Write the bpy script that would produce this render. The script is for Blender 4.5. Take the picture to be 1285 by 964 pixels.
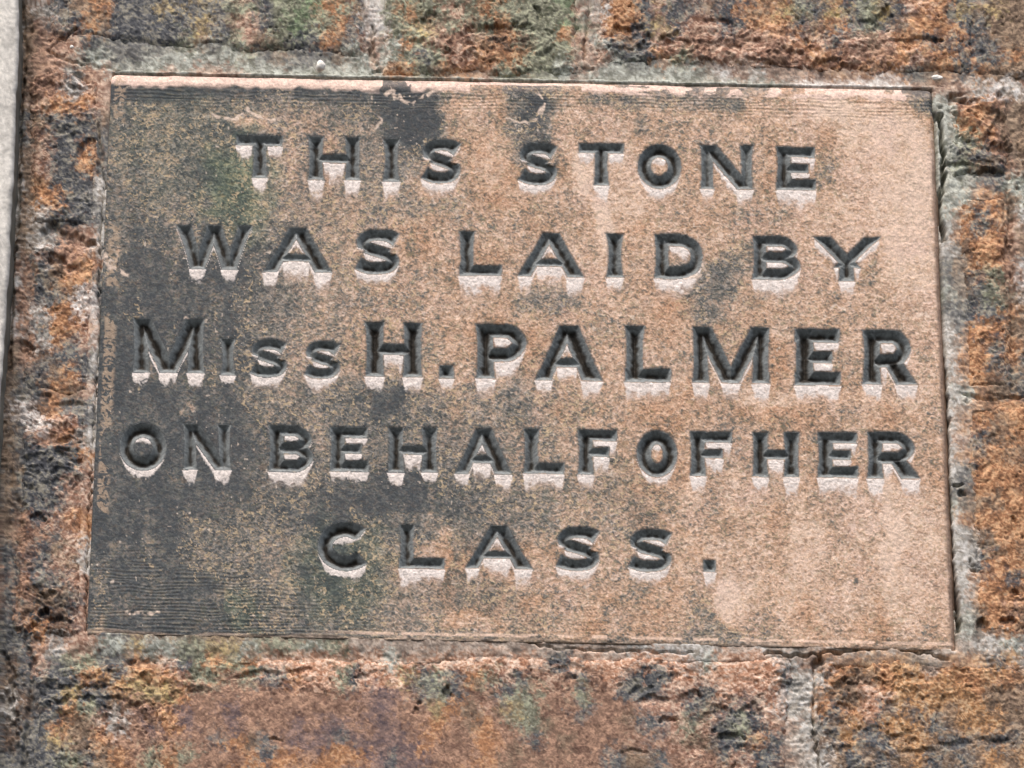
import bpy, math, random
import numpy as np
from mathutils import Vector, Matrix

# ------------------------------------------------------------------ camera, sky, sun, exposure
for o in list(bpy.data.objects): bpy.data.objects.remove(o)
S = 0.00032                     # metres per layout unit (one unit is about 0.3 mm of wall)
W0, H0 = 1285.0, 964.0
TILT = math.radians(24.0)       # the stone is above eye level: the camera looks up at it
ROLL = math.radians(-0.75)
DIST = 5600.0                   # in layout units
sc = bpy.context.scene
fwd = np.array([0.0, math.cos(TILT), math.sin(TILT)])
up0 = np.array([0.0, -math.sin(TILT), math.cos(TILT)])
rt0 = np.array([1.0, 0.0, 0.0])
cr, sr = math.cos(ROLL), math.sin(ROLL)
RT = cr*rt0 - sr*up0
UP = sr*rt0 + cr*up0
CAM = -fwd*DIST
cam_d = bpy.data.cameras.new('camera')
cam = bpy.data.objects.new('camera', cam_d)
sc.collection.objects.link(cam)
sc.camera = cam
cam.matrix_world = Matrix(((RT[0], UP[0], -fwd[0], CAM[0]*S),
                           (RT[1], UP[1], -fwd[1], CAM[1]*S),
                           (RT[2], UP[2], -fwd[2], CAM[2]*S),
                           (0, 0, 0, 1)))
cam_d.sensor_width = 36.0
cam_d.sensor_fit = 'HORIZONTAL'
cam_d.lens = 36.0*DIST/W0
cam_d.clip_start = 0.05
cam_d.clip_end = 200.0

SUN_EL, SUN_AZ = 60.0, -18.0    # azimuth measured from straight in front of the wall, negative to the left
world = bpy.data.worlds.new('World'); sc.world = world
world.use_nodes = True
wn = world.node_tree
sky = wn.nodes.new('ShaderNodeTexSky')
sky.sky_type = 'NISHITA'; sky.sun_disc = False
sky.sun_elevation = math.radians(SUN_EL)
sky.dust_density = 4.0; sky.ozone_density = 1.0; sky.air_density = 1.0
# direction from the wall towards the sun
sd = Vector((math.sin(math.radians(SUN_AZ))*math.cos(math.radians(SUN_EL)),
             -math.cos(math.radians(SUN_AZ))*math.cos(math.radians(SUN_EL)),
             math.sin(math.radians(SUN_EL))))
sky.sun_rotation = math.atan2(sd.x, sd.y)
wn.links.new(sky.outputs[0], wn.nodes['Background'].inputs[0])
wn.nodes['Background'].inputs[1].default_value = 0.13
sun_d = bpy.data.lights.new('sun', 'SUN')
sun_d.energy = 1.1; sun_d.angle = math.radians(32); sun_d.color = (1.0, 0.95, 0.915)
sun = bpy.data.objects.new('sun', sun_d); sc.collection.objects.link(sun)
sun.rotation_euler = sd.to_track_quat('Z', 'Y').to_euler()
sc.view_settings.view_transform = 'Standard'
sc.view_settings.look = 'None'
sc.view_settings.exposure = 0.92
sc.view_settings.gamma = 1.0
sc.view_settings.use_curve_mapping = False

# ------------------------------------------------------------------ numeric helpers
_tabs = {}
def _tab(seed):
    if seed not in _tabs:
        _tabs[seed] = np.random.RandomState(seed).rand(256, 256).astype(np.float32)
    return _tabs[seed]
def vn(x, y, sx, seed, sy=None):
    """smooth value noise 0..1, cell size sx by sy layout units"""
    t = _tab(seed); sy = sy or sx
    X = (x/sx + 37.3).astype(np.float32); Y = (y/sy + 91.7).astype(np.float32)
    xi = np.floor(X).astype(np.int32); yi = np.floor(Y).astype(np.int32)
    fx = X-xi; fy = Y-yi
    fx = fx*fx*(3-2*fx); fy = fy*fy*(3-2*fy)
    a = xi & 255; b = (xi+1) & 255; c = yi & 255; d = (yi+1) & 255
    return (t[c, a]*(1-fx)+t[c, b]*fx)*(1-fy) + (t[d, a]*(1-fx)+t[d, b]*fx)*fy
def fbm(x, y, sx, seed, octv=4, sy=None, gain=0.5):
    sy = sy or sx
    s = 0; a = 1.0; n = 0
    for k in range(octv):
        s = s + a*(vn(x, y, sx/2**k, seed+k*7, sy/2**k)-0.5); n += a; a *= gain
    return s/n*1.6           # about -0.8..0.8
def sstep(a, b, x):
    t = np.clip((x-a)/(b-a), 0, 1); return t*t*(3-2*t)
def squiggle(x, y, size, seed):
    """little curling strands, -1..1"""
    wx = (vn(x, y, size*1.8, seed+1)-.5)*size*3.2
    wy = (vn(x, y, size*1.8, seed+2)-.5)*size*3.2
    a = vn(x+wx, y+wy, size*1.5, seed+3, size*0.75)
    return 2*a-1
def lin(c):
    c = np.asarray(c, dtype=np.float64)/255.0
    return np.where(c <= 0.04045, c/12.92, ((c+0.055)/1.055)**2.4)
def polydist(x, y, pts):
    """distance to a polyline, parameter along it (0..1) and overshoot beyond the ends"""
    best = np.full(x.shape, 1e9); tt = np.zeros(x.shape); over = np.zeros(x.shape)
    pts = [np.array(p, float) for p in pts]
    L = [np.hypot(*(pts[i+1]-pts[i])) for i in range(len(pts)-1)]
    tot = sum(L); acc = 0
    for i in range(len(L)):
        d = (pts[i+1]-pts[i])/L[i]
        rx = x-pts[i][0]; ry = y-pts[i][1]
        al = rx*d[0]+ry*d[1]
        c = np.clip(al, 0, L[i])
        dd = np.hypot(rx-c*d[0], ry-c*d[1])
        m = dd < best
        best = np.where(m, dd, best); tt = np.where(m, (acc+c)/tot, tt)
        ov = np.zeros(x.shape)
        if i == 0: ov = np.maximum(ov, -al)
        if i == len(L)-1: ov = np.maximum(ov, al-L[i])
        over = np.where(m, ov, over)
        acc += L[i]
    return best, tt, over
def smooth_curve(P, n=6):
    P = [np.array(p, float) for p in P]
    Q = [2*P[0]-P[1]]+P+[2*P[-1]-P[-2]]
    out = []
    for i in range(1, len(Q)-2):
        for k in range(n):
            t = k/n
            out.append(0.5*((2*Q[i])+(-Q[i-1]+Q[i+1])*t+(2*Q[i-1]-5*Q[i]+4*Q[i+1]-Q[i+2])*t*t
                            + (-Q[i-1]+3*Q[i]-3*Q[i+1]+Q[i+2])*t**3))
    out.append(P[-1]); return out
def place(x, y, z):
    """point of the place lying z units in front of the wall plane on the line of sight of layout point (x, y)"""
    x = np.asarray(x, float); y = np.asarray(y, float); z = np.asarray(z, float)
    u = x-W0/2; v = H0/2-y
    D = [fwd[k]*DIST+RT[k]*u+UP[k]*v for k in range(3)]
    t = (-z-CAM[1])/D[1]
    return np.stack([(CAM[k]+D[k]*t)*S for k in range(3)], -1)
def on_wall(x, y, z):
    """wall-plane point of (x, y) raised z units along the wall's normal"""
    p = place(x, y, 0.0*np.asarray(x, float))
    p[..., 1] -= np.asarray(z)*S
    return p

# ------------------------------------------------------------------ materials
def stone_material(name, rough=0.88, grain=0.25, bump=0.3, scale=1.0):
    m = bpy.data.materials.new(name); m.use_nodes = True
    nt = m.node_tree; N = nt.nodes; Lk = nt.links
    b = N['Principled BSDF']
    b.inputs['Roughness'].default_value = rough
    b.inputs['Specular IOR Level'].default_value = 0.25
    at = N.new('ShaderNodeAttribute'); at.attribute_name = 'stain'
    tc = N.new('ShaderNodeTexCoord')
    n1 = N.new('ShaderNodeTexNoise'); n1.inputs['Scale'].default_value = 900*scale
    n1.inputs['Detail'].default_value = 3; n1.inputs['Roughness'].default_value = 0.65
    n1.inputs['Distortion'].default_value = 0.8
    Lk.new(tc.outputs['Object'], n1.inputs['Vector'])
    mr = N.new('ShaderNodeMapRange')
    mr.inputs['From Min'].default_value = 0.3; mr.inputs['From Max'].default_value = 0.7
    mr.inputs['To Min'].default_value = 1-grain; mr.inputs['To Max'].default_value = 1+grain
    Lk.new(n1.outputs['Fac'], mr.inputs['Value'])
    mx = N.new('ShaderNodeVectorMath'); mx.operation = 'SCALE'
    Lk.new(at.outputs['Color'], mx.inputs[0]); Lk.new(mr.outputs[0], mx.inputs['Scale'])
    Lk.new(mx.outputs[0], b.inputs['Base Color'])
    n2 = N.new('ShaderNodeTexNoise'); n2.inputs['Scale'].default_value = 1100*scale
    n2.inputs['Detail'].default_value = 4; n2.inputs['Roughness'].default_value = 0.7
    Lk.new(tc.outputs['Object'], n2.inputs['Vector'])
    bp = N.new('ShaderNodeBump'); bp.inputs['Strength'].default_value = bump
    bp.inputs['Distance'].default_value = 2.0*S
    Lk.new(n2.outputs['Fac'], bp.inputs['Height']); Lk.new(bp.outputs[0], b.inputs['Normal'])
    return m
M_STONE = stone_material('weathered_sandstone', 0.85, 0.28, 0.32)
M_CUT = stone_material('letter_cut', 0.75, 0.18, 0.25)
M_BRICK = stone_material('eroded_brick', 0.88, 0.28, 0.42)
M_MORTAR = stone_material('lime_mortar', 0.92, 0.22, 0.32)
M_PALE = stone_material('pale_dressed_stone', 0.9, 0.12, 0.3)

# ------------------------------------------------------------------ object helpers
def link(o, parent=None):
    sc.collection.objects.link(o)
    if parent is not None: o.parent = parent
    return o
def props(o, label=None, cat=None, group=None, kind=None):
    for k, v in (('label', label), ('category', cat), ('group', group), ('kind', kind)):
        if v: o[k] = v
    return o
def empty(name, loc, label, cat, group=None):
    o = bpy.data.objects.new(name, None); o.location = loc; o.empty_display_size = 0.02
    link(o); props(o, label, cat, group); return o
def mesh_from_grid(name, P, C, keep, mat, parent=None, origin=(0, 0, 0)):
    """P (r,c,3) world points, C (r,c,3) linear stain colours, keep (r-1,c-1) bool faces"""
    r, c = P.shape[:2]
    idx = np.arange(r*c).reshape(r, c)
    a = idx[:-1, :-1][keep]; b = idx[:-1, 1:][keep]; d = idx[1:, :-1][keep]; e = idx[1:, 1:][keep]
    quads = np.stack([a, d, e, b], -1)
    used = np.unique(quads)
    remap = np.zeros(r*c, np.int64); remap[used] = np.arange(len(used))
    q = remap[quads].astype(np.int32)
    v = P.reshape(-1, 3)[used]-np.array(origin)
    col = C.reshape(-1, 3)[used]
    me = bpy.data.meshes.new(name)
    me.vertices.add(len(v)); me.vertices.foreach_set('co', v.astype(np.float32).ravel())
    n = len(q)
    me.loops.add(n*4); me.loops.foreach_set('vertex_index', q.ravel())
    me.polygons.add(n)
    me.polygons.foreach_set('loop_start', np.arange(0, n*4, 4, dtype=np.int32))
    me.polygons.foreach_set('loop_total', np.full(n, 4, np.int32))
    me.polygons.foreach_set('use_smooth', np.ones(n, bool))
    ca = me.color_attributes.new('stain', 'FLOAT_COLOR', 'POINT')
    ca.data.foreach_set('color', np.concatenate([col, np.ones((len(col), 1))], 1).astype(np.float32).ravel())
    me.update(calc_edges=True)
    me.materials.append(mat)
    o = bpy.data.objects.new(name, me)
    return link(o, parent)

# ------------------------------------------------------------------ stain palette and chart of the weathered wall
PAL = {  # base, dark fleck, light fleck (what the surface itself is, sRGB)
 'o': ((167,120,85), (116,82,59), (206,162,122)),
 'p': ((162,128,108), (120,86,68), (205,176,152)),
 'l': ((196,154,126), (150,106,80), (228,198,174)),
 'r': ((142,112,93), (100,74,62), (184,146,120)),
 'd': ((95,95,95), (62,63,66), (142,136,122)),
 'k': ((84,66,56), (58,48,42), (120,96,78)),
 'g': ((128,126,108), (92,92,74), (168,168,140)),
 'G': ((110,124,94), (80,92,68), (142,158,120)),
 's': ((156,156,144), (112,114,100), (194,196,182)),
 'w': ((178,172,162), (136,126,114), (212,206,198)),
 'W': ((210,200,190), (176,158,146), (236,230,222)),
 'c': ((156,140,126), (120,104,92), (188,170,154)),
 'b': ((124,104,86), (88,72,60), (160,136,112)),
 't': ((170,124,82), (116,92,70), (200,166,128)),
 'v': ((118,98,92), (88,76,78), (152,124,110)),
 'y': ((148,130,100), (112,96,68), (192,168,116)),
}
TOP = [
 "wbwdboodddydddggdggGoobWgoggpgogggggpwooopddbdobbygdydgydpodybybbb"[:65],
 "wbrddoddddddydbpdgGgoooWggybgbgogggGgpoodydppddooodbodgdboooDdbbbb"[:65],
 "wbrrpddddddgbdgpbgddoodpsogprpbkbggopsdbdpprpprprpopdpbpoodDodbbbb"[:65],
 "wbrppssddssssssgdbddbbspsgdgppooogggppsddogrrppprrporprropoodddobb"[:65],
 "wbrrdrpssspspppsssssssssoogboopggggsrsssssssbWpwprrropopodbodobbb",
 "wbrrwpppssssssssssssssssssssssssssssssssssssssssswWWWWWWWpWppwWWpp"[:65],
]
LEFT = """wbrrdrp wbrrwpp wbpooop wdrdddb wdrdddd wbpddod wbpddod wboddDw wboodDw wbwdddd
wbwdrpw wbwrrrw wrdbrop wrdbood wrddbWd wrwooWd wrdoopw brwodpw brkdddw bddbodw bddobpw bWkoddw
bdWppdw bdrroww bddddow bddddpw bdddppw bdddppd brdpood brrdpod drdbpwd drdpbwd drddppd drbbdpd drdkdpd
ddokppd""".split()                      # rows 4..39, columns 0..6
RIGHT = """cccopo ppwWwp sroRbb soobbb sgorbb sddrbb sgbdrb ssddss ssoobs sodobw wodopb wboorb
dboorw dbdgrW sbdgbw ddddob wdoobb woodob woodod woobdb wsobbd wcoooo wooboo wpdboo wobobb wdooob
ddoooo sbbboo wooooo wwbooo wwdbob wwdooo cwoodo cwoooo csbork cskoob""".split()   # rows 4..39, columns 59..64
BOT = [  # rows 40..48
 "ddrwppssyssggyysgggsggcccccccccccccccccwwwwwwccwcccccccccccccwwsdw",
 "kdpdggddoopdgogollllllllslllllllllddlllllllwsllllwrooototbcootdtw",
 "bddddotdttopggrgddollgdllydgdogpdrprdrldddllllllldwwobbottotootobb",
 "wkddyddtyyyorrrrrrrrrrrvvrdgdrrdggrrgrrdddpddlpppwwobblltttttobbb",
 "wkddogdbrrovrrvrrrrrrrrvvrryobpbygrrdrrrpppdbdddlwwodoldtdtbttbbb",
 "kddobbpwrvovrrvrrrvrvvrvvrrorborggbrrrrbddpgpdgdprwdbtdtttdbtttbb",
 "kddybborrrrrrdobdrvvvdvvvvorrrorrdrbrrrrprpbbddodcwbdtddttbddbddb",
 "ddddgdborgogrrrodoorooovdvvrrrorbrrrrrdbbdrprdpddrcwbdbdbtdbdbtbtb",
 "ddddgbborgorrrodooroorvvdvrrrorbrrbrrrdbbdrprbpddrcwbdbdbtdbdbtbb",
]
NR, NC = 49, 65
chart = [['b']*NC for _ in range(NR)]
for j, row in enumerate(TOP):
    for i in range(NC): chart[j][i] = row[i] if i < len(row) else 'b'
for k, row in enumerate(LEFT):
    for i, ch in enumerate(row):
        if k+4 > 5 or i < 6: chart[k+4][i] = ch
    if k+4 > 5: chart[k+4][7] = row[6]
for k, row in enumerate(RIGHT):
    if k+4 >= 5:
        chart[k+4][58] = row[0]
        for i, ch in enumerate(row): chart[k+4][59+i] = ch
for k, row in enumerate(BOT):
    for i in range(NC): chart[40+k][i] = row[i] if i < len(row) else row[-1]
for (j_, i_, c_) in ((0,21,'g'), (1,20,'g'), (1,22,'d'), (2,21,'b'), (3,20,'d'), (0,5,'b'), (1,6,'b'), (0,40,'d'), (7,2,'b')): chart[j_][i_] = c_
keys = sorted(PAL)
kidx = {k: i for i, k in enumerate(keys)}
CH = np.array([[kidx.get(c if c in PAL else c.lower(), kidx['b']) for c in row] for row in chart])
PB = np.array([lin(PAL[k][0]) for k in keys]); PD = np.array([lin(PAL[k][1]) for k in keys]); PLt = np.array([lin(PAL[k][2]) for k in keys])
PADC = 20
CHP = np.pad(CH, PADC, mode='reflect')
def wall_stain(x, y, seed=0, warp=1.0):
    f = squiggle(x, y, 2.5, 31+seed)*0.80 + squiggle(x, y, 1.9, 36+seed)*.45 + fbm(x, y, 11, 41+seed, 3)*0.75
    f = (f*(1-.35*smooth_zone(x, y)))[..., None]
    fd = np.clip(-f*1.55, 0, 1); fl = np.clip(f*1.7, 0, 1)
    tot = 0; ws = 0
    for k_, (big, fine_, wgt) in enumerate(((16, 15, .45), (26, 24, .35), (12, 36, .2))):
        wx = fbm(x, y, 34, 11+100*k_, 3)*big*warp + (vn(x, y, 6, 15+100*k_)-.5)*fine_ + (vn(x, y, 2.8, 17+100*k_)-.5)*fine_*.7
        wy = fbm(x, y, 34, 21+100*k_, 3)*big*warp + (vn(x, y, 6, 25+100*k_)-.5)*fine_ + (vn(x, y, 2.8, 27+100*k_)-.5)*fine_*.7
        ci = np.clip(np.floor((x+wx)/20).astype(int)+PADC, 0, CHP.shape[1]-1)
        ri = np.clip(np.floor((y+wy)/20).astype(int)+PADC, 0, CHP.shape[0]-1)
        k = CHP[ri, ci]
        w_ = wgt*(0.35+1.3*vn(x, y, 7, 19+100*k_))[..., None]
        tot = tot+w_*(PB[k]*(1-fd-fl*(1-fd))+PD[k]*fd+PLt[k]*fl*(1-fd)); ws = ws+w_
    c = tot/ws
    if warp < 1:      # mortar: paler lime showing through
        pm = .05+.17*sstep(120, 150, x)*sstep(1255, 1225, x)*(1-.8*sstep(770, 800, y)*sstep(970, 950, x))
        pm = (pm*(.5+1.0*vn(x, y, 12, 47)))[..., None]
        c = c*(1-pm)+lin((186,180,166))*(1+.25*f)*pm
    # greenish and brownish film drifting over everything
    h = fbm(x, y, 50, 45+seed, 4)[..., None]
    return c*(1+.18*h)

# ------------------------------------------------------------------ brick relief
CHIPS = [ # x, y, rx, ry, depth (positive = hollow)
 (620,44,44,9,12), (650,36,14,8,9), (676,21,6,8,9), (540,25,14,7,8), (788,44,20,9,12), (806,56,8,12,9), (850,53,24,8,11),
 (905,32,20,5,6), (935,58,30,7,8), (1005,66,26,7,9), (1050,80,34,7,10), (1110,28,10,14,10), (1150,53,26,4,11), (1085,30,20,5,7),
 (1190,22,8,30,4), (1222,60,6,30,5), (1245,40,5,40,4), (1200,125,11,7,12), (1215,127,9,5,8), (1254,190,9,10,9), (1245,216,22,5,12), (1205,206,24,4,9), (1250,160,5,14,8),
 (1263,318,4,22,12), (1180,148,6,9,12), (1225,500,12,4,9), (1250,498,10,3,7),(1262,310,3,14,8),
 (62,292,18,9,12), (88,300,14,8,10), (105,308,14,8,9), (70,332,18,9,8), (35,432,6,10,12), (33,445,5,8,10), (108,190,9,16,7), (50,240,7,16,6),
 (50,500,14,6,10), (85,508,22,5,9), (58,776,8,13,16), (74,780,12,5,10), (50,803,12,5,9), (25,795,10,8,8), (20,650,8,40,6), (47,652,10,6,8), (62,745,6,5,9),
 (1274,744,4,6,9), (1264,780,9,7,13), (1229,788,6,12,14), (1222,712,4,4,9), (1219,705,3,4,8), (1275,657,3,6,8), (1203,622,4,4,9), (1199,610,5,3,9),
 (1026,834,12,9,14), (562,866,8,6,10), (528,880,5,4,7), (525,893,4,4,6), (838,906,11,6,8), (915,925,13,6,9), (346,928,6,3,7),
 (460,848,12,5,7), (330,846,20,5,7), (380,843,12,5,6), (720,842,12,5,5), (800,862,14,9,6), (820,875,16,8,6), (868,880,18,10,6), (905,890,16,10,6), (945,895,14,10,6),
 (795,945,18,4,6), (1065,862,18,7,7), (1058,888,12,7,6), (1115,888,8,8,5), (1130,930,12,10,6), (1150,945,26,5,7), (1200,935,26,4,6), (1255,930,26,3,6),
 (1095,920,20,14,4), (1030,905,4,30,7), (1180,900,5,20,4), (125,205,3,50,7), (12,900,9,60,12), (4,835,8,20,10),(178,832,14,4,8),(300,848,18,4,8),(120,878,34,4,7),(95,862,30,4,6),
 (735,90,7,7,10), (467,66,5,24,14), (474,88,8,5,10), (466,42,3,16,10), (65,72,14,3,8), (120,74,14,3,7), (55,108,8,12,8), (52,130,6,12,7), (100,98,8,10,8), (32,60,5,40,6),
]
LUMPS = [(1142,36,28,16,11), (1180,99,7,4,3), (1100,100,40,8,5), (465,15,14,16,6), (905,92,14,6,6), (948,98,10,7,7), (112,378,8,18,7), (40,505,10,14,5),
         (1280,350,6,20,6), (62,110,12,22,4), (800,84,60,14,3), (1000,870,16,30,3), (840,818,40,6,3)]
CRACKS = [([(1180,150),(1184,190),(1183,230),(1178,262),(1186,300)],3.0,12), ([(1185,450),(1188,520),(1189,600),(1193,680),(1198,740),(1204,790)],2.6,13),
          ([(128,205),(132,245),(128,262),(126,330),(124,420),(118,520),(112,640),(108,730),(108,792)],1.2,5), ([(1021,836),(1022,880),(1020,905),(1028,960)],1.8,9),
          ([(95,35),(60,60),(78,74),(110,80),(150,86)],1.6,6), ([(24,0),(30,60),(25,120),(22,180),(20,260),(14,340),(10,460)],4,9),
          ([(1255,116),(1263,200),(1268,300),(1271,400),(1272,490)],3,5), ([(1208,494),(1225,500),(1285,497)],2,6),
          ([(960,820),(1010,823),(1060,818),(1120,812),(1190,826)],1.6,7), ([(640,800),(700,815),(800,817),(870,820)],1.2,4),
          ([(740,0),(735,40),(733,70)],2,7),([(40,785),(30,800),(42,830),(36,900),(28,964)],3,7)]
def hits(x, y):
    h = np.zeros(x.shape)
    ox = (vn(x, y, 15, 70)-.5)*22+(vn(x, y, 6, 71)-.5)*10+(vn(x, y, 3, 73)-.5)*4; oy = (vn(x, y, 15, 69)-.5)*16+(vn(x, y, 6, 72)-.5)*8+(vn(x, y, 3, 74)-.5)*4
    x0, x1, y0, y1 = x.min()-60, x.max()+60, y.min()-60, y.max()+60
    for (cx, cy, rx, ry, d) in CHIPS:
        if not (x0 < cx < x1 and y0 < cy < y1): continue
        kf = min(1.0, min(rx, ry)/9.0)
        kx = min(1.0, rx/10.0); ky = min(1.0, ry/10.0+.15)
        q = ((x+ox*kx-cx)/rx)**2+((y+oy*ky-cy)/ry)**2
        d = d*(.72 if rx < 2.2*ry else .5)
        h = np.minimum(h, -d*sstep(1.5, 0.6, q)*(.30+.70*sstep(.9, -.5, (y+oy*ky-cy)/ry)))
    for (cx, cy, rx, ry, d) in LUMPS:
        if not (x0 < cx < x1 and y0 < cy < y1): continue
        q = ((x+ox*.5-cx)/rx)**2+((y+oy*.5-cy)/ry)**2
        h = h+d*sstep(1.5, 0.5, q)
    for pts, wd, dp in CRACKS:
        xs = [p[0] for p in pts]; ys = [p[1] for p in pts]
        if max(xs) < x0 or min(xs) > x1 or max(ys) < y0 or min(ys) > y1: continue
        d, t, o = polydist(x+(vn(x, y, 7, 75)-.5)*5, y+(vn(x, y, 7, 76)-.5)*5, pts)
        h = np.minimum(h, -dp*sstep(wd*1.4, wd*0.4, d))
    return h
def rough_relief(x, y, seed):
    # flaking fired skin: warped terraces with sharp undercut lips, pits and fine grit
    wx = fbm(x, y, 26, 51+seed, 3)*16; wy = fbm(x, y, 26, 52+seed, 3)*16
    a = vn(x+wx, y+wy, 17, 53+seed, 10)
    ter = a*4.0; fr = ter-np.floor(ter)
    terr = (np.floor(ter)+sstep(0.55, 1.0, fr))/4.0-0.5
    rid = 1-np.abs(2*vn(x+wx*1.5, y+wy*1.5, 9, 54+seed, 6.5)-1)
    fine = 1-np.abs(2*vn(x+wy, y+wx, 4.6, 55+seed, 3.6)-1)
    big = fbm(x, y, 90, 56+seed, 3)
    rz = np.zeros(x.shape)
    for (cx, cy, rx, ry) in ((940, 68, 210, 34), (620, 60, 90, 40), (85, 300, 60, 60), (70, 560, 60, 60), (60, 770, 60, 50), (1230, 170, 50, 60), (60, 120, 60, 60), (150, 870, 120, 45), (1110, 850, 140, 25)):
        rz = np.maximum(rz, sstep(1.6, .3, ((x-cx)/rx)**2+((y-cy)/ry)**2))
    amp = 0.30+1.0*rz+.45*sstep(.45, .8, vn(x, y, 45, 57+seed))
    return (terr*5.0+rid*2.6)*amp+fine*(.5+.6*rz)+(vn(x, y, 2.6, 58+seed)-.5)*1.2+big*3.5-1.8-3.2*sstep(.86, .95, vn(x, y, 4.2, 59+seed, 3.4))*sstep(.35, .6, vn(x, y, 30, 60+seed))
def smooth_zone(x, y):
    # the well-fired smooth skin of the bottom brick and of the brick over the pale joint
    m = sstep(200, 250, x)*sstep(870, 835, x)*sstep(852, 880, y+(vn(x, y, 20, 77)-.5)*20)
    return m*0.9

def axis(a, b, step, lo, hi, coarse=6.0):
    """coordinates with the fine step inside [lo, hi] and coarser outside it"""
    out = [a]
    while out[-1] < b:
        s = step if lo-2 <= out[-1] <= hi+2 else coarse
        out.append(out[-1]+s)
    return np.array(out)

# ------------------------------------------------------------------ brick wall: mortar bed and bricks
wall = empty('brick_wall', tuple(on_wall(np.array(642.), np.array(964.), 0)), 'old weathered orange and blue-grey brick wall around the inscribed stone', 'brick wall')
worg = np.array(wall.location)
SQ = [(137,88), (1174,108), (1203,818), (106,797)]      # outline of the inscribed stone
def quad_e(x, y, Q):
    """smallest signed distance to the sides of a clockwise outline, positive inside"""
    es = []
    for i in range(4):
        ax, ay = Q[i]; bx, by = Q[(i+1) % 4]
        L = math.hypot(bx-ax, by-ay)
        es.append(((bx-ax)*(y-ay)-(by-ay)*(x-ax))/L)
    return es
BRICKS = [
 [(62,-165),(457,-165),(458,72),(60,48)],
 [(479,-165),(726,-165),(727,93),(479,91)],
 [(749,-165),(1420,-165),(1420,98),(750,78)],
 [(42,90),(128,96),(124,284),(38,278)],
 [(36,302),(124,304),(116,498),(28,490)],
 [(26,526),(113,518),(106,803),(18,796)],
 [(1190,118),(1263,116),(1267,217),(1194,222)],
 [(1206,244),(1268,240),(1271,489),(1209,492)],
 [(1211,507),(1322,503),(1325,790),(1229,796)],
 [(1279,114),(1500,112),(1500,216),(1282,218)],
 [(1284,238),(1500,236),(1500,486),(1286,489)],
 [(42,838),(196.5,832),(196.5,1100),(38,1100)],
 [(197.5,824),(988,822),(992,1100),(197.5,1100)],
 [(1027,826),(1460,836),(1460,1100),(1032,1100)],
]
for bi, Q in enumerate(BRICKS):
    xs = [p[0] for p in Q]; ys = [p[1] for p in Q]
    gx = axis(min(xs)-9, max(xs)+9, 1.3, 0, W0); gy = axis(min(ys)-9, max(ys)+9, 1.3, 0, H0)
    X, Y = np.meshgrid(gx, gy)
    e = np.minimum.reduce(quad_e(X, Y, Q))
    e = e+1.5+fbm(X, Y, 40, 61, 3)*9+(vn(X, Y, 8, 62)-.5)*5
    ru = rough_relief(X, Y, 0)
    sm = smooth_zone(X, Y)
    z = 0.5+ru*(1-sm)+fbm(X, Y, 8, 66, 3)*1.3*sm-1.0*sm+hits(X, Y)
    z = z-sstep(12, 0, e)*5-np.clip(2-e, 0, 14)*3.0
    z = np.maximum(z, -44)
    col = wall_stain(X, Y)
    kp = (e[:-1, :-1] > -9)
    mesh_from_grid('brick', on_wall(X, Y, z), col, kp, M_BRICK, wall, worg)

gx = axis(-260, W0+260, 1.6, 0, W0, 8); gy = axis(-220, H0+220, 1.6, 0, H0, 8)
X, Y = np.meshgrid(gx, gy)
es = np.minimum.reduce(quad_e(X, Y, SQ))
inside = es > 10
eb = np.full(X.shape, -1e9)
for Q in BRICKS: eb = np.maximum(eb, np.minimum.reduce(quad_e(X, Y, Q)))
keep = ~((inside | (eb > 16))[:-1, :-1] & (inside | (eb > 16))[1:, 1:])
z = -4.0+fbm(X, Y, 40, 81, 3)*4+(1-np.abs(2*vn(X, Y, 8, 82, 6)-1))*2.8+(1-np.abs(2*vn(X, Y, 4, 83)-1))*1.3-2.2+hits(X, Y)*0.9
flush = sstep(-30, -6, es)*(1-hits(X, Y)*-.15)
lev = np.where(quad_e(X, Y, SQ)[0] < 0, -4.5, 1.4)
z = z*(1-flush*.75)+flush*(lev+fbm(X, Y, 12, 84, 3)*1.6)
qe = quad_e(X, Y, SQ)
ov = np.where((qe[1] < 10) & (Y > 140), 0, 3.0)
z = z-np.clip(es-ov, 0, 10)*2.2-np.clip(eb-8, 0, 10)*2
mesh_from_grid('mortar', on_wall(X, Y, z), wall_stain(X, Y, 3, .65), keep, M_MORTAR, wall, worg)

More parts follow.
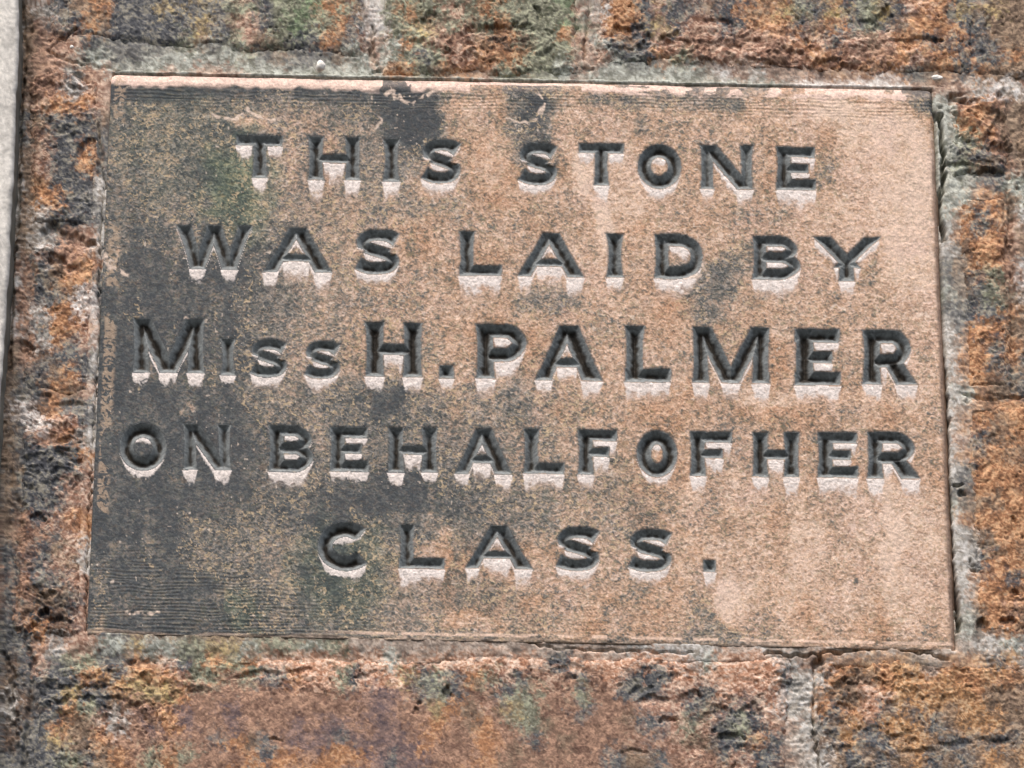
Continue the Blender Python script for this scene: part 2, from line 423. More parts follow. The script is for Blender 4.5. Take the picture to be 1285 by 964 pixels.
# ------------------------------------------------------------------ the inscribed stone
LINES = [
 ('THIS STONE', 'first', [('T',297,355,170,223,'THIS'),('H',387,452,172,226,'THIS'),('I',479,503,174,228,'THIS'),('S',529,579,175,231,'THIS'),
   ('S',651,700,179,233,'STONE'),('T',726,783,180,233,'STONE'),('O',800,855,182,237,'STONE'),('N',879,945,183,238,'STONE'),('E',974,1024,185,239,'STONE')]),
 ('WAS LAID BY', 'second', [('W',221,317,283,338,'WAS'),('A',331,415,286,342,'WAS'),('S',445,503,288,345,'WAS'),('L',576,630,291,347,'LAID'),('A',650,731,293,348,'LAID'),
   ('I',759,784,294,349,'LAID'),('D',821,884,295,350,'LAID'),('B',944,1007,297,351,'BY'),('Y',1023,1102,298,353,'BY')]),
 ('MISS H. PALMER', 'third', [('M',167,256,400,468,'MISS'),('I',275,297,425,471,'MISS'),('S',314,361,426,474,'MISS'),('S',382,428,428,476,'MISS'),('H',458,530,405,473,'H.'),
   ('.',551,569,459,475,'H.'),('P',597,664,408,476,'PALMER'),('A',672,754,409,478,'PALMER'),('L',784,842,410,480,'PALMER'),('M',869,965,411,481,'PALMER'),
   ('E',997,1055,413,484,'PALMER'),('R',1082,1148,415,483,'PALMER')]),
 ('ON BEHALF OF HER', 'fourth', [('O',150,209,532,590,'ON'),('N',230,290,533,590,'ON'),('B',337,396,534,592,'BEHALF'),('E',414,463,536,592,'BEHALF'),('H',487,549,537,593,'BEHALF'),
   ('A',571,641,538,595,'BEHALF'),('L',657,708,539,595,'BEHALF'),('F',725,774,540,596,'BEHALF'),('O',799,850,541,599,'OF'),('F',866,918,542,598,'OF'),
   ('H',944,1003,543,599,'HER'),('E',1026,1077,543,600,'HER'),('R',1088,1152,543,601,'HER')]),
 ('CLASS.', 'fifth', [('C',400,467,656,716,'CLASS'),('L',501,558,659,714,'CLASS'),('A',584,666,660,714,'CLASS'),('S',697,754,661,717,'CLASS'),('S',788,845,664,718,'CLASS'),('.',883,898,703,718,'CLASS')]),
]
def seg(x, y, x0, y0, x1, y1, w0, w1=None, flare=0.16):
    w1 = w1 or w0
    dx, dy = x1-x0, y1-y0; L = math.hypot(dx, dy)
    t = ((x-x0)*dx+(y-y0)*dy)/(L*L)
    p = np.abs((x-x0)*dy-(y-y0)*dx)/L
    tc = np.clip(t, 0, 1)
    w = (w0+(w1-w0)*tc)*(1-flare+flare*np.abs(2*tc-1)**2.2)
    return w-p, t*L, L
def glyph(ch, x, y, W, H):
    """positive inside the cut: distance to the nearest edge of the stroke it lies in"""
    w = 0.178*H; b = 0.124*H
    if ch in 'MW' : w = {'M': 0.176, 'W': 0.205}[ch]*H
    out = np.full(x.shape, -50.0)
    def add(d):
        nonlocal out; out = np.maximum(out, d)
    def vert(x0, y0, x1, y1, wa, wb=None, yt=0, yb=H, fl=0.16):
        d, s, L = seg(x, y, x0, y0, x1, y1, wa, wb, fl)
        add(np.minimum(d, np.minimum(y-yt, yb-y)))
    def bar(yc, x0, x1, hw, openl=True, openr=False, slant=0.25):
        d = hw*(0.9+0.1*np.clip((x-x0)/(x1-x0), 0, 1))-np.abs(y-yc)
        l = (x-x0)+(hw*1.4 if openl else 0)
        r = (x1-x)+(hw*1.4 if openr else 0)
        if not openr: r = r-slant*np.maximum(0, (y-yc))*0.6
        add(np.minimum(d, np.minimum(l, r)))
    def curve(P, hw, ends=0.25, closed=False):
        P = smooth_curve(P)
        d, t, ov = polydist(x, y, P)
        ww = hw*(1+ends*np.abs(2*t-1)**8) if not closed else hw
        q = ww-d
        if not closed:
            # flat ends: nothing beyond the end of the stroke, hipped towards it
            q0 = []
            for (A, B) in ((P[0], P[1]), (P[-1], P[-2])):
                dx, dy = B[0]-A[0], B[1]-A[1]; L = math.hypot(dx, dy)
                al = ((x-A[0])*dx+(y-A[1])*dy)/L
                near = np.hypot(x-A[0], y-A[1]) < hw*2.6
                q0.append(np.where(near, al, 99))
            q = np.minimum(q, np.minimum(q0[0], q0[1]))
            q = np.where(ov > 0.01, np.minimum(q, -ov), q)
        add(q)
    if ch == 'T':
        bar(b, 0, W, b, False, False, 0.3); vert(W/2, 0, W/2, H, w)
    elif ch == 'H':
        vert(w, 0, w, H, w); vert(W-w, 0, W-w, H, w); bar(0.5*H, w, W-w, b*0.85, True, True)
    elif ch == 'I':
        vert(W/2, 0, W/2, H, min(W/2, w*1.15), fl=0.3)
    elif ch == 'S':
        P = [(.90,.235),(.74,.155),(.50,.13),(.28,.165),(.17,.29),(.26,.41),(.5,.49),(.74,.575),(.84,.70),(.73,.83),(.5,.87),(.25,.845),(.07,.755)]
        curve([(a*W, c*H) for a, c in P], 0.125*H)
    elif ch == 'O':
        rx, ry = W/2-w*0.86, H/2-w*.80
        n = 28
        curve([(W/2+rx*math.cos(2*math.pi*k/n), H/2+ry*math.sin(2*math.pi*k/n)) for k in range(n+1)], w*0.84, closed=True)
    elif ch == 'C':
        rx, ry = W/2-w*0.86, H/2-w*.80
        a0, a1 = math.radians(-42), math.radians(-322)
        curve([(W/2+rx*1.06*math.cos(a0+(a1-a0)*k/18), H/2+ry*math.sin(a0+(a1-a0)*k/18)) for k in range(19)], w*0.84, 0.2)
    elif ch == 'N':
        vert(w*.85, 0, w*.85, H, w*.85); vert(W-w*.85, 0, W-w*.85, H, w*.85, fl=0.25); vert(w*.9, 0, W-w*.95, H, w*.82, fl=0)
    elif ch == 'E':
        vert(w, 0, w, H, w); bar(b, w, W*0.97, b); bar(.5*H, w, W*.82, b*.85); bar(H-b, w, W, b)
    elif ch == 'F':
        vert(w, 0, w, H, w); bar(b, w, W, b); bar(.5*H, w, W*.80, b*.85)
    elif ch == 'L':
        vert(w, 0, w, H, w, fl=.2); bar(H-b, w, W, b)
    elif ch == 'W':
        vert(w*.9, 0, .285*W, H, w*.85); vert(.285*W, H, .5*W, 0, w*.75, yt=0); vert(.5*W, 0, .70*W, H, w*.85); vert(.70*W, H, W-w*.8, 0, w*.75)
    elif ch == 'M':
        vert(w*.85, 0, w*.85, H, w*.85); vert(W-w*.85, 0, W-w*.85, H, w*.9)
        vert(w, 0, .5*W, H, w*.8, fl=0); vert(W-w, 0, .5*W, H, w*.75, fl=0)
    elif ch == 'A':
        vert(.5*W, -2, w*.8, H, w*.78, fl=.1); vert(.5*W, -2, W-w*.9, H, w*.98, fl=.1); bar(.68*H, .25*W, .75*W, b*.68, True, True)
    elif ch == 'Y':
        vert(w*.9, 0, .5*W, .58*H, w*.85, yb=.7*H, fl=.1); vert(W-w*.8, 0, .5*W, .58*H, w*.75, yb=.7*H, fl=.1); vert(.5*W, .4*H, .5*W, H, w, yt=.42*H, fl=0.1)
    elif ch in 'PR':
        vert(w, 0, w, H, w, fl=.2)
        cy = .56*H; c = b*.95; k = (cy-c)/2
        curve([(w*.8, c), (.45*W, c), (.66*W, c+k*.10), (W-w*(1.0 if ch == 'P' else 1.15), c+k), (.66*W, cy-k*.10), (.45*W, cy), (w*.8, cy)], b*1.02, 0)
        if ch == 'R': vert(.52*W, .5*H, W-w*.85, H, w*.8, w*.95, yt=.5*H, fl=0)
    elif ch == 'D':
        vert(w, 0, w, H, w, fl=.2)
        c = b; k = H/2-c
        curve([(w*.8, c), (.42*W, c), (.62*W, c+k*.10), (.79*W, c+k*.42), (W-w*1.0, H/2), (.79*W, H-c-k*.42), (.62*W, H-c-k*.10), (.42*W, H-c), (w*.8, H-c)], b*1.1, 0)
    elif ch == 'B':
        vert(w, 0, w, H, w, fl=.2)
        c = b*.95; m = .49*H
        k = (m-c)/2
        curve([(w*.8, c), (.45*W, c), (.64*W, c+k*.1), (.80*W, c+k), (.64*W, m-k*.1), (.45*W, m), (w*.8, m)], b*.95, 0)
        k = (H-c-m)/2
        curve([(w*.8, m), (.45*W, m), (.66*W, m+k*.1), (W-w*.98, m+k), (.66*W, H-c-k*.1), (.45*W, H-c), (w*.8, H-c)], b*1.0, 0)
    elif ch == '.':
        add(np.minimum(np.minimum(x, W-x), np.minimum(y, H-y)))
    return out

NU, NV = 1090, 722
u = np.linspace(0, 1, NU); v = np.linspace(0, 1, NV)
U, V = np.meshgrid(u, v)
def bil(k):
    return (SQ[0][k]*(1-U)+SQ[1][k]*U)*(1-V)+(SQ[3][k]*(1-U)+SQ[2][k]*U)*V
SX, SY = bil(0), bil(1)
dTop = V*(710); dBot = (1-V)*710
dLft = U*1075; dRgt = (1-U)*1075
# the letters
cut = np.full(SX.shape, -50.0); lid = np.full(SX.shape, -1, int)
letters = []
wob = fbm(SX, SY, 16, 101, 3)*1.1
for text, order, items in LINES:
    for (ch, x0, x1, y0, y1, word) in items:
        cx = (x0+x1)/2
        # window on the grid
        m = (SX > x0-8) & (SX < x1+8) & (SY > y0-8) & (SY < y1+8)
        jj = np.where(m.any(1))[0]; ii = np.where(m.any(0))[0]
        sl = (slice(jj[0], jj[-1]+1), slice(ii[0], ii[-1]+1))
        lx = SX[sl]; ly = SY[sl]-0.013*(lx*1.0-cx)
        d = glyph(ch, lx-x0, ly-y0, x1-x0, y1-y0)+wob[sl]*0.55
        k = len(letters)
        mm = d > cut[sl]
        cut[sl] = np.where(mm, d, cut[sl]); lid[sl] = np.where(mm & (d > -1.5), k, lid[sl])
        letters.append((ch, word, order, sl))
soft = np.where(cut > 0, np.sqrt(cut**2+0.6)-0.25*np.exp(-cut), 0)
depth = np.where(cut > -2.5, 0.5*(cut+np.sqrt(cut**2+1.4)), 0)
depth = 1.18*depth*(1+0.07*fbm(SX, SY, 12, 103, 3))
depth = np.where(cut > -2.5, np.clip(depth-0.18, 0, None), 0)
inL = cut > 0

# darkness chart of the face (0 pale, 9 slate-dark), nodes every 40 units from (120,100)
DARK = """8888888888644885588678532687 7666655568853663344453321135 7666765566743654244434341115 7667765566543543224444352100
7766765555544444313444432111 7776776555444443244344322111 7887875555444443244654333111 8888876554444455344644444321
9988865554544444543454444432 9988875555544554333434444332 9988866677655655444343334443 9999876677766555444444444443
9999877778776555544444444443 9999987788877665554433333333 9988777888766665554443333322 8987666786455444444433333222
8988777777656544444422323222 8998888776555554444544333332 8888877776666666666665555543""".split()
DK = np.array([[int(c) for c in r[:28].ljust(28, '2')] for r in DARK], float)/9.0
def samp(G, x, y):
    gx_ = np.clip((x-120)/40, 0, G.shape[1]-1.001); gy_ = np.clip((y-100)/40, 0, G.shape[0]-1.001)
    i = gx_.astype(int); j = gy_.astype(int); fx = gx_-i; fy = gy_-j
    fx = fx*fx*(3-2*fx); fy = fy*fy*(3-2*fy)
    return (G[j, i]*(1-fx)+G[j, i+1]*fx)*(1-fy)+(G[j+1, i]*(1-fx)+G[j+1, i+1]*fx)*fy
wx = fbm(SX, SY, 60, 111, 4)*42; wy = fbm(SX, SY, 60, 112, 4)*36
D = samp(DK, SX+wx, SY+wy)
D = D-.04*sstep(.62, .45, D)+.09*sstep(440, 250, SX)*sstep(.5, .6, D)*sstep(.95, .85, D)
PATCH = [ # solid dark crust patches x, y, rx, ry, amount
 (510,150,32,34,.55), (672,158,28,22,.5), (320,163,30,10,.5), (480,115,20,14,.3), (905,345,18,24,.35), (860,345,14,20,.1), (988,225,10,20,.5), (1085,352,12,16,.25),
 (1150,125,34,14,.5), (480,505,42,22,.35), (500,620,60,24,.3), (230,560,110,60,.25), (200,350,80,30,.2), (700,215,14,14,.2), (800,158,10,14,.25), (550,265,30,14,.15), (430,720,40,44,.2), (180,760,60,30,.2),
 (955,345,20,20,.1), (880,390,14,16,.2), (420,640,46,26,.2), (575,640,26,14,.2), (700,380,34,16,.12), (640,500,30,20,.12)]
for (cx, cy, rx, ry, a) in PATCH:
    q = ((SX+wx*.7-cx)/rx)**2+((SY+wy*.7-cy)/ry)**2
    D = D+a*.62*sstep(2.4, .0, q+(vn(SX, SY, 12, 117)-.5)*1.2)*sstep(1.02, .8, D)
LIGHT = [(735,215,16,30,.35), (762,270,14,40,.40), (690,165,12,10,.2), (1112,670,16,70,.34), (912,758,18,40,.42), (1075,640,10,40,.2), (1010,690,22,50,.18), (1140,760,30,30,.15), (600,780,40,14,.2), (560,690,12,30,.15), (860,620,12,30,.18), (1130,250,40,110,.12), (690,350,26,12,.15), (1110,510,60,16,.15), (960,500,30,16,.2),
         (1050,130,44,16,.35), (590,125,24,10,.2), (320,152,26,8,.3), (575,390,14,10,.1), (640,225,30,20,.1), (1080,380,30,14,.1), (250,505,8,6,.3), (238,512,6,5,.3), (150,300,14,24,.1), (145,330,14,16,.35), (990,560,20,10,.1), (1120,620,40,60,.12), (860,700,60,30,.1)]
for (cx, cy, rx, ry, a) in LIGHT:
    q = ((SX+wx*.7-cx)/rx)**2+((SY+wy*.7-cy)/ry)**2
    D = D-a*sstep(1.7, .3, q)*(.45+.9*vn(SX, SY, 9, 119, 22))
# top and bottom tooled margins
topband = sstep(17, 22, dTop)*sstep(46, 30, dTop+(vn(SX, SY, 40, 113, 8)-.5)*14)
D = D+topband*0.16*(vn(SX, SY, 60, 114)>0.35)
# streaks: water has run down the face
D = D+fbm(SX, SY, 16, 115, 3, sy=120)*0.12
mid = fbm(SX, SY, 22, 116, 4)
f1 = squiggle(SX, SY, 2.5, 120); f2 = squiggle(SX, SY, 1.7, 130)
calm = sstep(.84, 1.0, D+mid*.1)                 # solid crust has few flecks
val = D+mid*0.20+fbm(SX, SY, 9, 118, 2)*.10+(f1*0.27+f2*0.27)*(1-.45*calm)*sstep(-.05, .35, D+.16)
val = np.clip(val, 0, 1.05)
stops = [0.0, .12, .26, .40, .52, .64, .76, .90, 1.05]
cols = np.array([lin(c) for c in [(216,190,168), (206,178,152), (196,165,141), (178,147,122), (150,130,110), (124,117,104), (104,103,97), (86,89,88), (68,72,74)]])
face = np.stack([np.interp(val, stops, cols[:, k]) for k in range(3)], -1)
# every grain its own tint: pale, straw, rusty, olive
f3 = squiggle(SX, SY, 2.0, 135); f4 = squiggle(SX+31, SY+17, 2.3, 136)
gm = sstep(1.02, .80, D+mid*.25)
for f_, lo, c_, w_ in ((f3, .25, (216,196,178), .62), (-f3, .30, (92,94,88), .50), (f4, .34, (184,146,104), .42), (-f4, .38, (128,126,92), .50)):
    a = (sstep(lo, lo+.35, f_)*w_*(.30+.70*gm)*(.55+.45*sstep(.05, .3, D)))[..., None]
    face = face*(1-a)+(face*.35+lin(c_)*.65*(.62+.62*sstep(.95, .3, D))[..., None])*a
# hue drift: rusty and olive clouds
hu = fbm(SX, SY, 70, 140, 4)+0.5*f1*.4
hu2 = fbm(SX, SY, 34, 145, 3)+.35*f3*.5
rust = (np.clip(hu*1.2+hu2*1.3+.12, 0, 1)*sstep(.80, .5, D)*sstep(.12, .34, D))[..., None]
face = face*(1-rust*.7)+face*np.array([1.0, .80, .66])*rust*.62
mauve = (np.clip(-hu2*1.6, 0, 1)*sstep(.9, .6, D))[..., None]
face = face*(1-mauve*.5)+face*np.array([.93, .90, .98])*mauve*.5
pk = (np.clip(-hu*1.5, 0, 1)*sstep(.6, .3, D))[..., None]
face = face*(1-pk*.5)+face*np.array([1.06, 1.0, 1.0])*pk*.5
gr = (sstep(.45, .65, D)*sstep(.95, .8, D))[..., None]*.28
face = face*(1-gr)+face.mean(-1, keepdims=True)*np.array([.98, 1.0, .93])*gr
ol = (sstep(60, 20, np.hypot((SX-298)/1.0, (SY-240)/1.6)+(vn(SX, SY, 12, 141)-.5)*30)*.55
      + sstep(90, 30, np.hypot(SX-430, SY-720)+(vn(SX, SY, 14, 142)-.5)*40)*.35
      + sstep(120, 40, np.hypot(SX-220, SY-180)+(vn(SX, SY, 14, 143)-.5)*50)*.15
      + sstep(40, 10, np.hypot(SX-300, SY-770)+(vn(SX, SY, 10, 144)-.5)*30)*.4)[..., None]
face = face*(1-ol)+face*np.array([.82, 1.12, .80])*ol
# bright pale grains in the dark crust
spk = (squiggle(SX, SY, 2.2, 150) > 0.52) & (vn(SX, SY, 26, 151)+.3*vn(SX, SY, 7, 152) > .55)
face = np.where((spk & (D > .45) & (D < .93))[..., None], face*.4+lin((200,176,140))*.6, face)
spk2 = (vn(SX, SY, 4.0, 153) > 0.93) & (vn(SX, SY, 40, 154) > .5)
face = np.where(spk2[..., None], face*.4+lin((218,200,180))*.6, face)
# lime washed out of the cuts: white beards under every stroke
Lf = (cut > 0.3).astype(float)
def blur(A, r, ax):
    n = 2*r+1
    pad = [(0, 0), (0, 0)]; pad[ax] = (r+1, r)
    c = np.cumsum(np.pad(A, pad, mode='edge'), axis=ax)
    return (c[n:]-c[:-n])/n if ax == 0 else (c[:, n:]-c[:, :-n])/n
Lb = blur(blur(blur(blur(Lf, 3, 0), 3, 1), 2, 0), 2, 1)
gy_, gx_ = np.gradient(np.clip(cut, -26, 3))
gn = np.hypot(gx_, gy_)+1e-3
flat = blur(blur(np.clip(-gy_/gn, 0, 1), 2, 0), 2, 1)
Ld = (cut > -1.2)
hc = blur(blur(Lf, 4, 1), 3, 1)
ny_, nx_ = Ld.shape
rowi = np.repeat(np.arange(ny_)[:, None], nx_, 1)
last = np.maximum.accumulate(np.where(Ld, rowi, -999), axis=0)      # row of the stroke right above
dv = rowi-last
src = np.clip(last-3, 0, ny_-1); coli = np.repeat(np.arange(nx_)[None], ny_, 0)
hcs = hc[src, coli]; fls = flat[np.clip(last+1, 0, ny_-1), coli]
leng = 15.5*(.70+.55*vn(SX, SY*.35, 15, 162)+.25*(vn(SX, SY*.2, 34, 163)-.5))*(sstep(.20, .86, hcs)**.75)*(.34+.66*sstep(.35, .95, fls))
lch = np.array([{'S': .62, 'C': .72, 'O': .55, '.': .85}.get(l[0], 1.0) for l in letters]+[1.0])
ltop = np.array([SY[l[3]].min()+8 for l in letters]+[0.0]); lbot = np.array([SY[l[3]].max()-8 for l in letters]+[1.0])
lsrc = lid[src, coli]
leng = leng*lch[lsrc]*np.where((SY-dv-ltop[lsrc])/(lbot[lsrc]-ltop[lsrc]) < .6, .72, 1.0)
leng = leng*(1-.15*sstep(.7, 1, D))
q = dv/np.maximum(leng, .5)+(f1*.30+f2*.22+(vn(SX, SY, 6, 164)-.5)*.65)*sstep(2, 8, dv)
beard = np.where((dv > 0) & (dv < 34), 1-sstep(.70, 1.25, q), 0)
halo = np.where((dv > 0) & (dv < 50) & ~Ld, 1-sstep(.4, 1.0, q*.52), 0)*sstep(.95, .55, D)
a = (np.clip(halo+(f1*.3+f2*.3)*(halo > .03), 0, 1)*.55)[..., None]
face = face*(1-a)+lin((214,188,170))*(1+.12*f3[..., None])*a
beard = np.where(cut > 0, 0, beard)
beard = np.where(Ld, 0, beard)
bw = np.clip(beard-np.clip(-f1*.9-.45, 0, .4), 0, 1)[..., None]
face = face*(1-bw)+(lin((222,211,201))*(1+.16*f2[..., None]+.12*f1[..., None]))*bw
# dark crust hugging the sides of the cuts
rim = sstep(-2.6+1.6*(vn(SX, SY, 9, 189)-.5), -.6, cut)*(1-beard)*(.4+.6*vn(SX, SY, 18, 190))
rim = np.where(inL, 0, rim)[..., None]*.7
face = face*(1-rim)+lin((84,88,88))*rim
# broken lips with a pale fresh edge
LIPS = [([(470,160),(478,150)],3), ([(484,120),(491,112),(498,121),(515,131),(530,125),(541,116)],2.4), ([(632,146),(645,152),(665,155),(680,140),(684,124),(676,118)],2.0),
        ([(266,146),(292,152),(312,138),(330,150),(346,150)],2.2), ([(130,318),(142,336),(160,344)],3.0), ([(130,324),(140,334)],5), ([(1098,262),(1108,280),(1110,296)],1.6), ([(890,180),(900,178)],2), ([(1042,388),(1050,382),(1060,390)],2.0),
        ([(233,398),(240,403)],2.6), ([(1152,398),(1160,394),(1166,399)],2), ([(188,430),(196,455),(203,466)],1.8),([(230,435),(225,455),(220,466)],1.8),([(880,402),(876,396),(884,398)],2), ([(855,350),(890,345),(880,330)],1.4), ([(150,770),(200,770)],2.2),([(1048,325),(1075,345)],1.2)]
scar = np.zeros(SX.shape)
for pts, wd in LIPS:
    d, t, o = polydist(SX+(vn(SX, SY, 6, 171)-.5)*5, SY+(vn(SX, SY, 6, 172)-.5)*5, pts)
    a = sstep(wd*1.3, wd*.4, d)*sstep(.3, .5, vn(SX, SY, 5, 173)+.2*f1)*.85
    a = np.where(inL, 0, a)[..., None]
    face = face*(1-a)+lin((220,198,178))*a
    scar = scar-.5*sstep(wd*3.0, wd, d)
# arris: light from above painted in as a pale top edge, browner on the right
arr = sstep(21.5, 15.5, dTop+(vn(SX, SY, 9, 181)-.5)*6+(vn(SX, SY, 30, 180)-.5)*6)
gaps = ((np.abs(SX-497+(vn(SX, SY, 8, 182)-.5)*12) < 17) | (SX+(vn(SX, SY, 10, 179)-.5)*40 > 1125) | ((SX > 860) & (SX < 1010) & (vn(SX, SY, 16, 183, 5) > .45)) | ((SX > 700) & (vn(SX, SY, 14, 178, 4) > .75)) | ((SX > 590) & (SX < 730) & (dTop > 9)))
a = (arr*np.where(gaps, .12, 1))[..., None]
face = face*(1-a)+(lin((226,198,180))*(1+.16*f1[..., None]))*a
a = (sstep(13, 8, dRgt+(vn(SX, SY, 8, 184)-.5)*3)*sstep(60, 120, dTop))[..., None]*.85
face = face*(1-a)+(lin((146,122,104))*(1+.18*f1[..., None]))*a
a = (sstep(6, 3, dBot+(vn(SX, SY, 30, 185)-.5)*8))[..., None]*.5
face = face*(1-a)+(lin((170,148,128))*(1+.18*f1[..., None]))*a
a = (sstep(12, 10, dBot)*sstep(6.5, 8, dBot)*sstep(380, 480, SX))[..., None]*.8*(vn(SX, SY, 14, 186) > .3)[..., None]
face = face*(1-a)+lin((226,196,172))*a
a = (sstep(7, 10, dLft)*sstep(26, 20, dLft)*(squiggle(SX, SY, 3.4, 187) > -.05)*(vn(SX, SY, 40, 188, 60) > .35))[..., None]*.6
face = face*(1-a)+lin((184,160,134))*a
# tooling: fine horizontal chisel lines left along the bottom, the lower left and the top
tool = np.maximum(sstep(680, 745, SY+(vn(SX, SY, 50, 191)-.5)*50)*sstep(470, 330, SX)+sstep(50, 20, dBot)*.35, sstep(17, 21, dTop)*sstep(52, 34, dTop)*.9)
tool = np.clip(tool, 0, 1)*sstep(10, 13, dTop)*sstep(4, 8, dLft)
ph = (SY-0.013*SX+(vn(SX, SY, 34, 192, 9)-.5)*4.5)/4.4
tl = np.sin(2*math.pi*ph)
worn = vn(SX, SY, 22, 193, 8)
tl = tl*sstep(.25, .5, worn)
a = (np.clip(tl-.45, 0, 1)*tool*.55*sstep(.45, .7, vn(SX, SY, 9, 194, 4)))[..., None]
face = face*(1-a)+lin((176,164,136))*a
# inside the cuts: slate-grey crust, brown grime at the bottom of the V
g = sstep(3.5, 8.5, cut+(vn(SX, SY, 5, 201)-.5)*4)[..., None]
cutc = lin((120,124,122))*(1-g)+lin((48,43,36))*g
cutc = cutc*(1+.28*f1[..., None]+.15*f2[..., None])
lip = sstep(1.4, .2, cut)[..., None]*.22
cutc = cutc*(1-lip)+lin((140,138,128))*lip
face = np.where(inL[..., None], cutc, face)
face = np.clip(face*np.array([.985, .970, .965]), 0.01, .9)

# relief of the face
zs = 1.5+fbm(SX, SY, 160, 211, 3)*1.6+fbm(SX, SY, 14, 212, 3)*.55
zs = zs+(f1*.34+f2*.26)*(1-.4*calm)
zs = zs+tl*tool*.34+scar*sstep(.5, .8, D)+beard*.25
zs = zs-depth
bev = np.clip(15-dTop, 0, 15)**1.3*.16+np.clip(9-dRgt-(vn(SX, SY, 16, 213)-.5)*3, 0, 9)*1.0+np.clip(3-dBot-(vn(SX, SY, 12, 214)-.5)*5, 0, 5)*.5+np.clip(3-dLft-(vn(SX, SY, 14, 215)-.5)*5, 0, 8)*.8
rc = 14.0  # rounded worn corners
cd = np.hypot(np.clip(rc-dLft, 0, None), np.clip(rc-dTop, 0, None))
bev = bev+np.clip(cd-rc*.72, 0, None)*2.0
cd = np.hypot(np.clip(rc-dRgt, 0, None), np.clip(rc-dTop, 0, None))
bev = bev+np.clip(cd-rc*.6, 0, None)*2.0
zs = zs-bev-fbm(SX, SY, 26, 216, 3)*2.2*sstep(26, 2, np.minimum(dTop, dBot))
# sides of the block going back into the wall
zs[0, :] = zs[-1, :] = -90; zs[:, 0] = zs[:, -1] = -90
P = on_wall(SX, SY, zs)
sorg = on_wall(np.array(655.), np.array(808.), 0)
stone = empty('inscribed_stone', tuple(sorg), 'buff foundation stone blackened at the left, carved THIS STONE WAS LAID BY MISS H. PALMER', 'inscribed stone')
# a face of the grid belongs to a letter when it lies within the cut
fc = (cut[:-1, :-1] > -0.4) & (lid[:-1, :-1] >= 0)
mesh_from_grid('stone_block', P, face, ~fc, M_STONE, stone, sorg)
cnt = {}
for k, (ch, word, order, sl) in enumerate(letters):
    js, is_ = sl
    js = slice(js.start, min(js.stop+1, NV)); is_ = slice(is_.start, min(is_.stop+1, NU))
    kp = (fc & (lid[:-1, :-1] == k))[js.start:js.stop-1, is_.start:is_.stop-1]
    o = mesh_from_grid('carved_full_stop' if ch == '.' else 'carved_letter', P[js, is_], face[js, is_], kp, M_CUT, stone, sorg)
    key = (word, order)
    cnt[key] = cnt.get(key, 0)+1
    if ch == '.':
        o['label'] = 'carved square full stop after H' if word == 'H.' else 'carved square full stop after CLASS'
    else:
        nth = ['first', 'second', 'third', 'fourth', 'fifth', 'sixth'][cnt[key]-1]
        o['label'] = 'V-cut capital %s, %s letter of %s in the %s line' % (ch, nth, word.strip('.'), order)

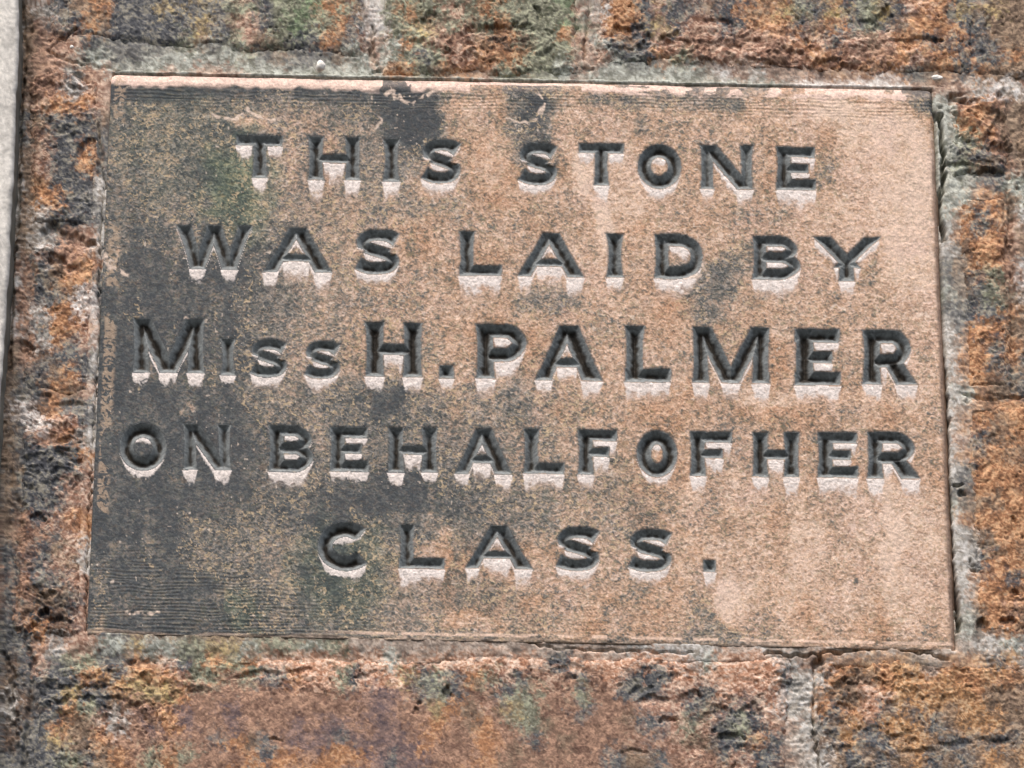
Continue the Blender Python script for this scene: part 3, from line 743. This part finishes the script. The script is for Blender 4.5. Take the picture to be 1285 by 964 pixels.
# ------------------------------------------------------------------ pale dressed stone at the left edge, standing proud of the wall
def pale_edge():
    proj = 46.0
    edge = [(-230, 26), (0, 23.5), (60, 23), (120, 20), (220, 17), (330, 12), (400, 7), (480, 1), (560, -3), (700, -9), (964, -20), (1180, -30)]
    ey = axis(-220, H0+200, 3.0, 0, H0, 12)
    ex = np.interp(ey, [e[0] for e in edge], [e[1] for e in edge])+(vn(ey*0+3, ey, 14, 220)-.5)*2.4+(vn(ey*0+3, ey, 40, 221)-.5)*2
    offs = np.concatenate([np.arange(-240, -40, 12), np.arange(-40, 0.1, 1.6)])
    rows = []; cols_ = []
    X = ex[:, None]+offs[None, :]; Y = np.repeat(ey[:, None], len(offs), 1)
    z = proj-np.clip(6+offs[None, :], 0, 6)**2*.12+fbm(X, Y, 9, 222, 3)*.9
    A = place(X, Y, z)
    f = squiggle(X, Y, 3.2, 223)
    C = lin((204,198,187))*(1-.22*sstep(-16, -1, offs+(vn(X, Y, 9, 227)-.5)*14)*vn(X, Y, 22, 228, 60))[..., None]*(1+.30*f[..., None]+.22*fbm(X, Y, 40, 224, 3)[..., None])
    # the return face: back from the arris to the wall
    nb = 10
    base = A[:, -1]
    B = np.repeat(base[:, None, :], nb, 1).copy()
    t = np.linspace(0, 1, nb+1)[1:]
    B[:, :, 1] = base[:, None, 1]+t[None, :]*(proj+30)*S
    B[:, :, 0] += (fbm(np.repeat(t[None]*60, len(ey), 0), np.repeat(ey[:, None], nb, 1), 12, 225, 3))*1.2*S
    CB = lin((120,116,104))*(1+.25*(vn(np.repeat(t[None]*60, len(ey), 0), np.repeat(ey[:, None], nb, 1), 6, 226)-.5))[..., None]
    P = np.concatenate([A, B], 1); C = np.concatenate([C, CB], 1)
    org = P[-1, 0]
    o = mesh_from_grid('dressed_stone_jamb', P, C, np.ones((P.shape[0]-1, P.shape[1]-1), bool), M_PALE, None, org)
    o.location = tuple(org)
    props(o, 'smooth pale dressed stone jamb running up the left edge beside the bricks', 'stone jamb')
pale_edge()

# ------------------------------------------------------------------ small stones lodged in the mortar
def pebble(x, y, rx, ry, seed, label, z0=-2.0):
    rs = np.random.RandomState(seed)
    n, m = 12, 16
    th = np.linspace(0, math.pi, n); phi = np.linspace(0, 2*math.pi, m+1)
    T, F = np.meshgrid(th, phi, indexing='ij')
    rad = 1+.22*(vn(np.cos(F)*3*np.sin(T)+5, np.sin(F)*3*np.sin(T)+np.cos(T)*3, 1.3, seed)-.5)*2
    rad[:, -1] = rad[:, 0]
    c = place(np.array(float(x)), np.array(float(y)), np.array(z0))
    P = np.stack([c[0]+rad*np.sin(T)*np.cos(F)*rx*S, c[1]-rad*np.cos(T)*min(rx, ry)*.8*S, c[2]+rad*np.sin(T)*np.sin(F)*ry*S], -1)
    C = lin((232,226,214))*(1+.12*(vn(F*3, T*3, 1, seed+1)-.5))[..., None]
    o = mesh_from_grid('pebble', P, C, np.ones((n-1, m), bool), M_PALE, None, c)
    o.location = tuple(c)
    props(o, label, 'pebble', 'white pebbles lodged in the mortar')
pebble(402, 83, 6.5, 7.5, 5, 'largest white pebble, on the mortar above the word THIS', 4)
pebble(1176, 98, 7, 4, 9, 'flat white pebble in the joint above the top right corner of the stone', 3)
pebble(90, 59, 2.6, 2.6, 12, 'tiny white pebble among the brown bricks near the top left corner', 3)
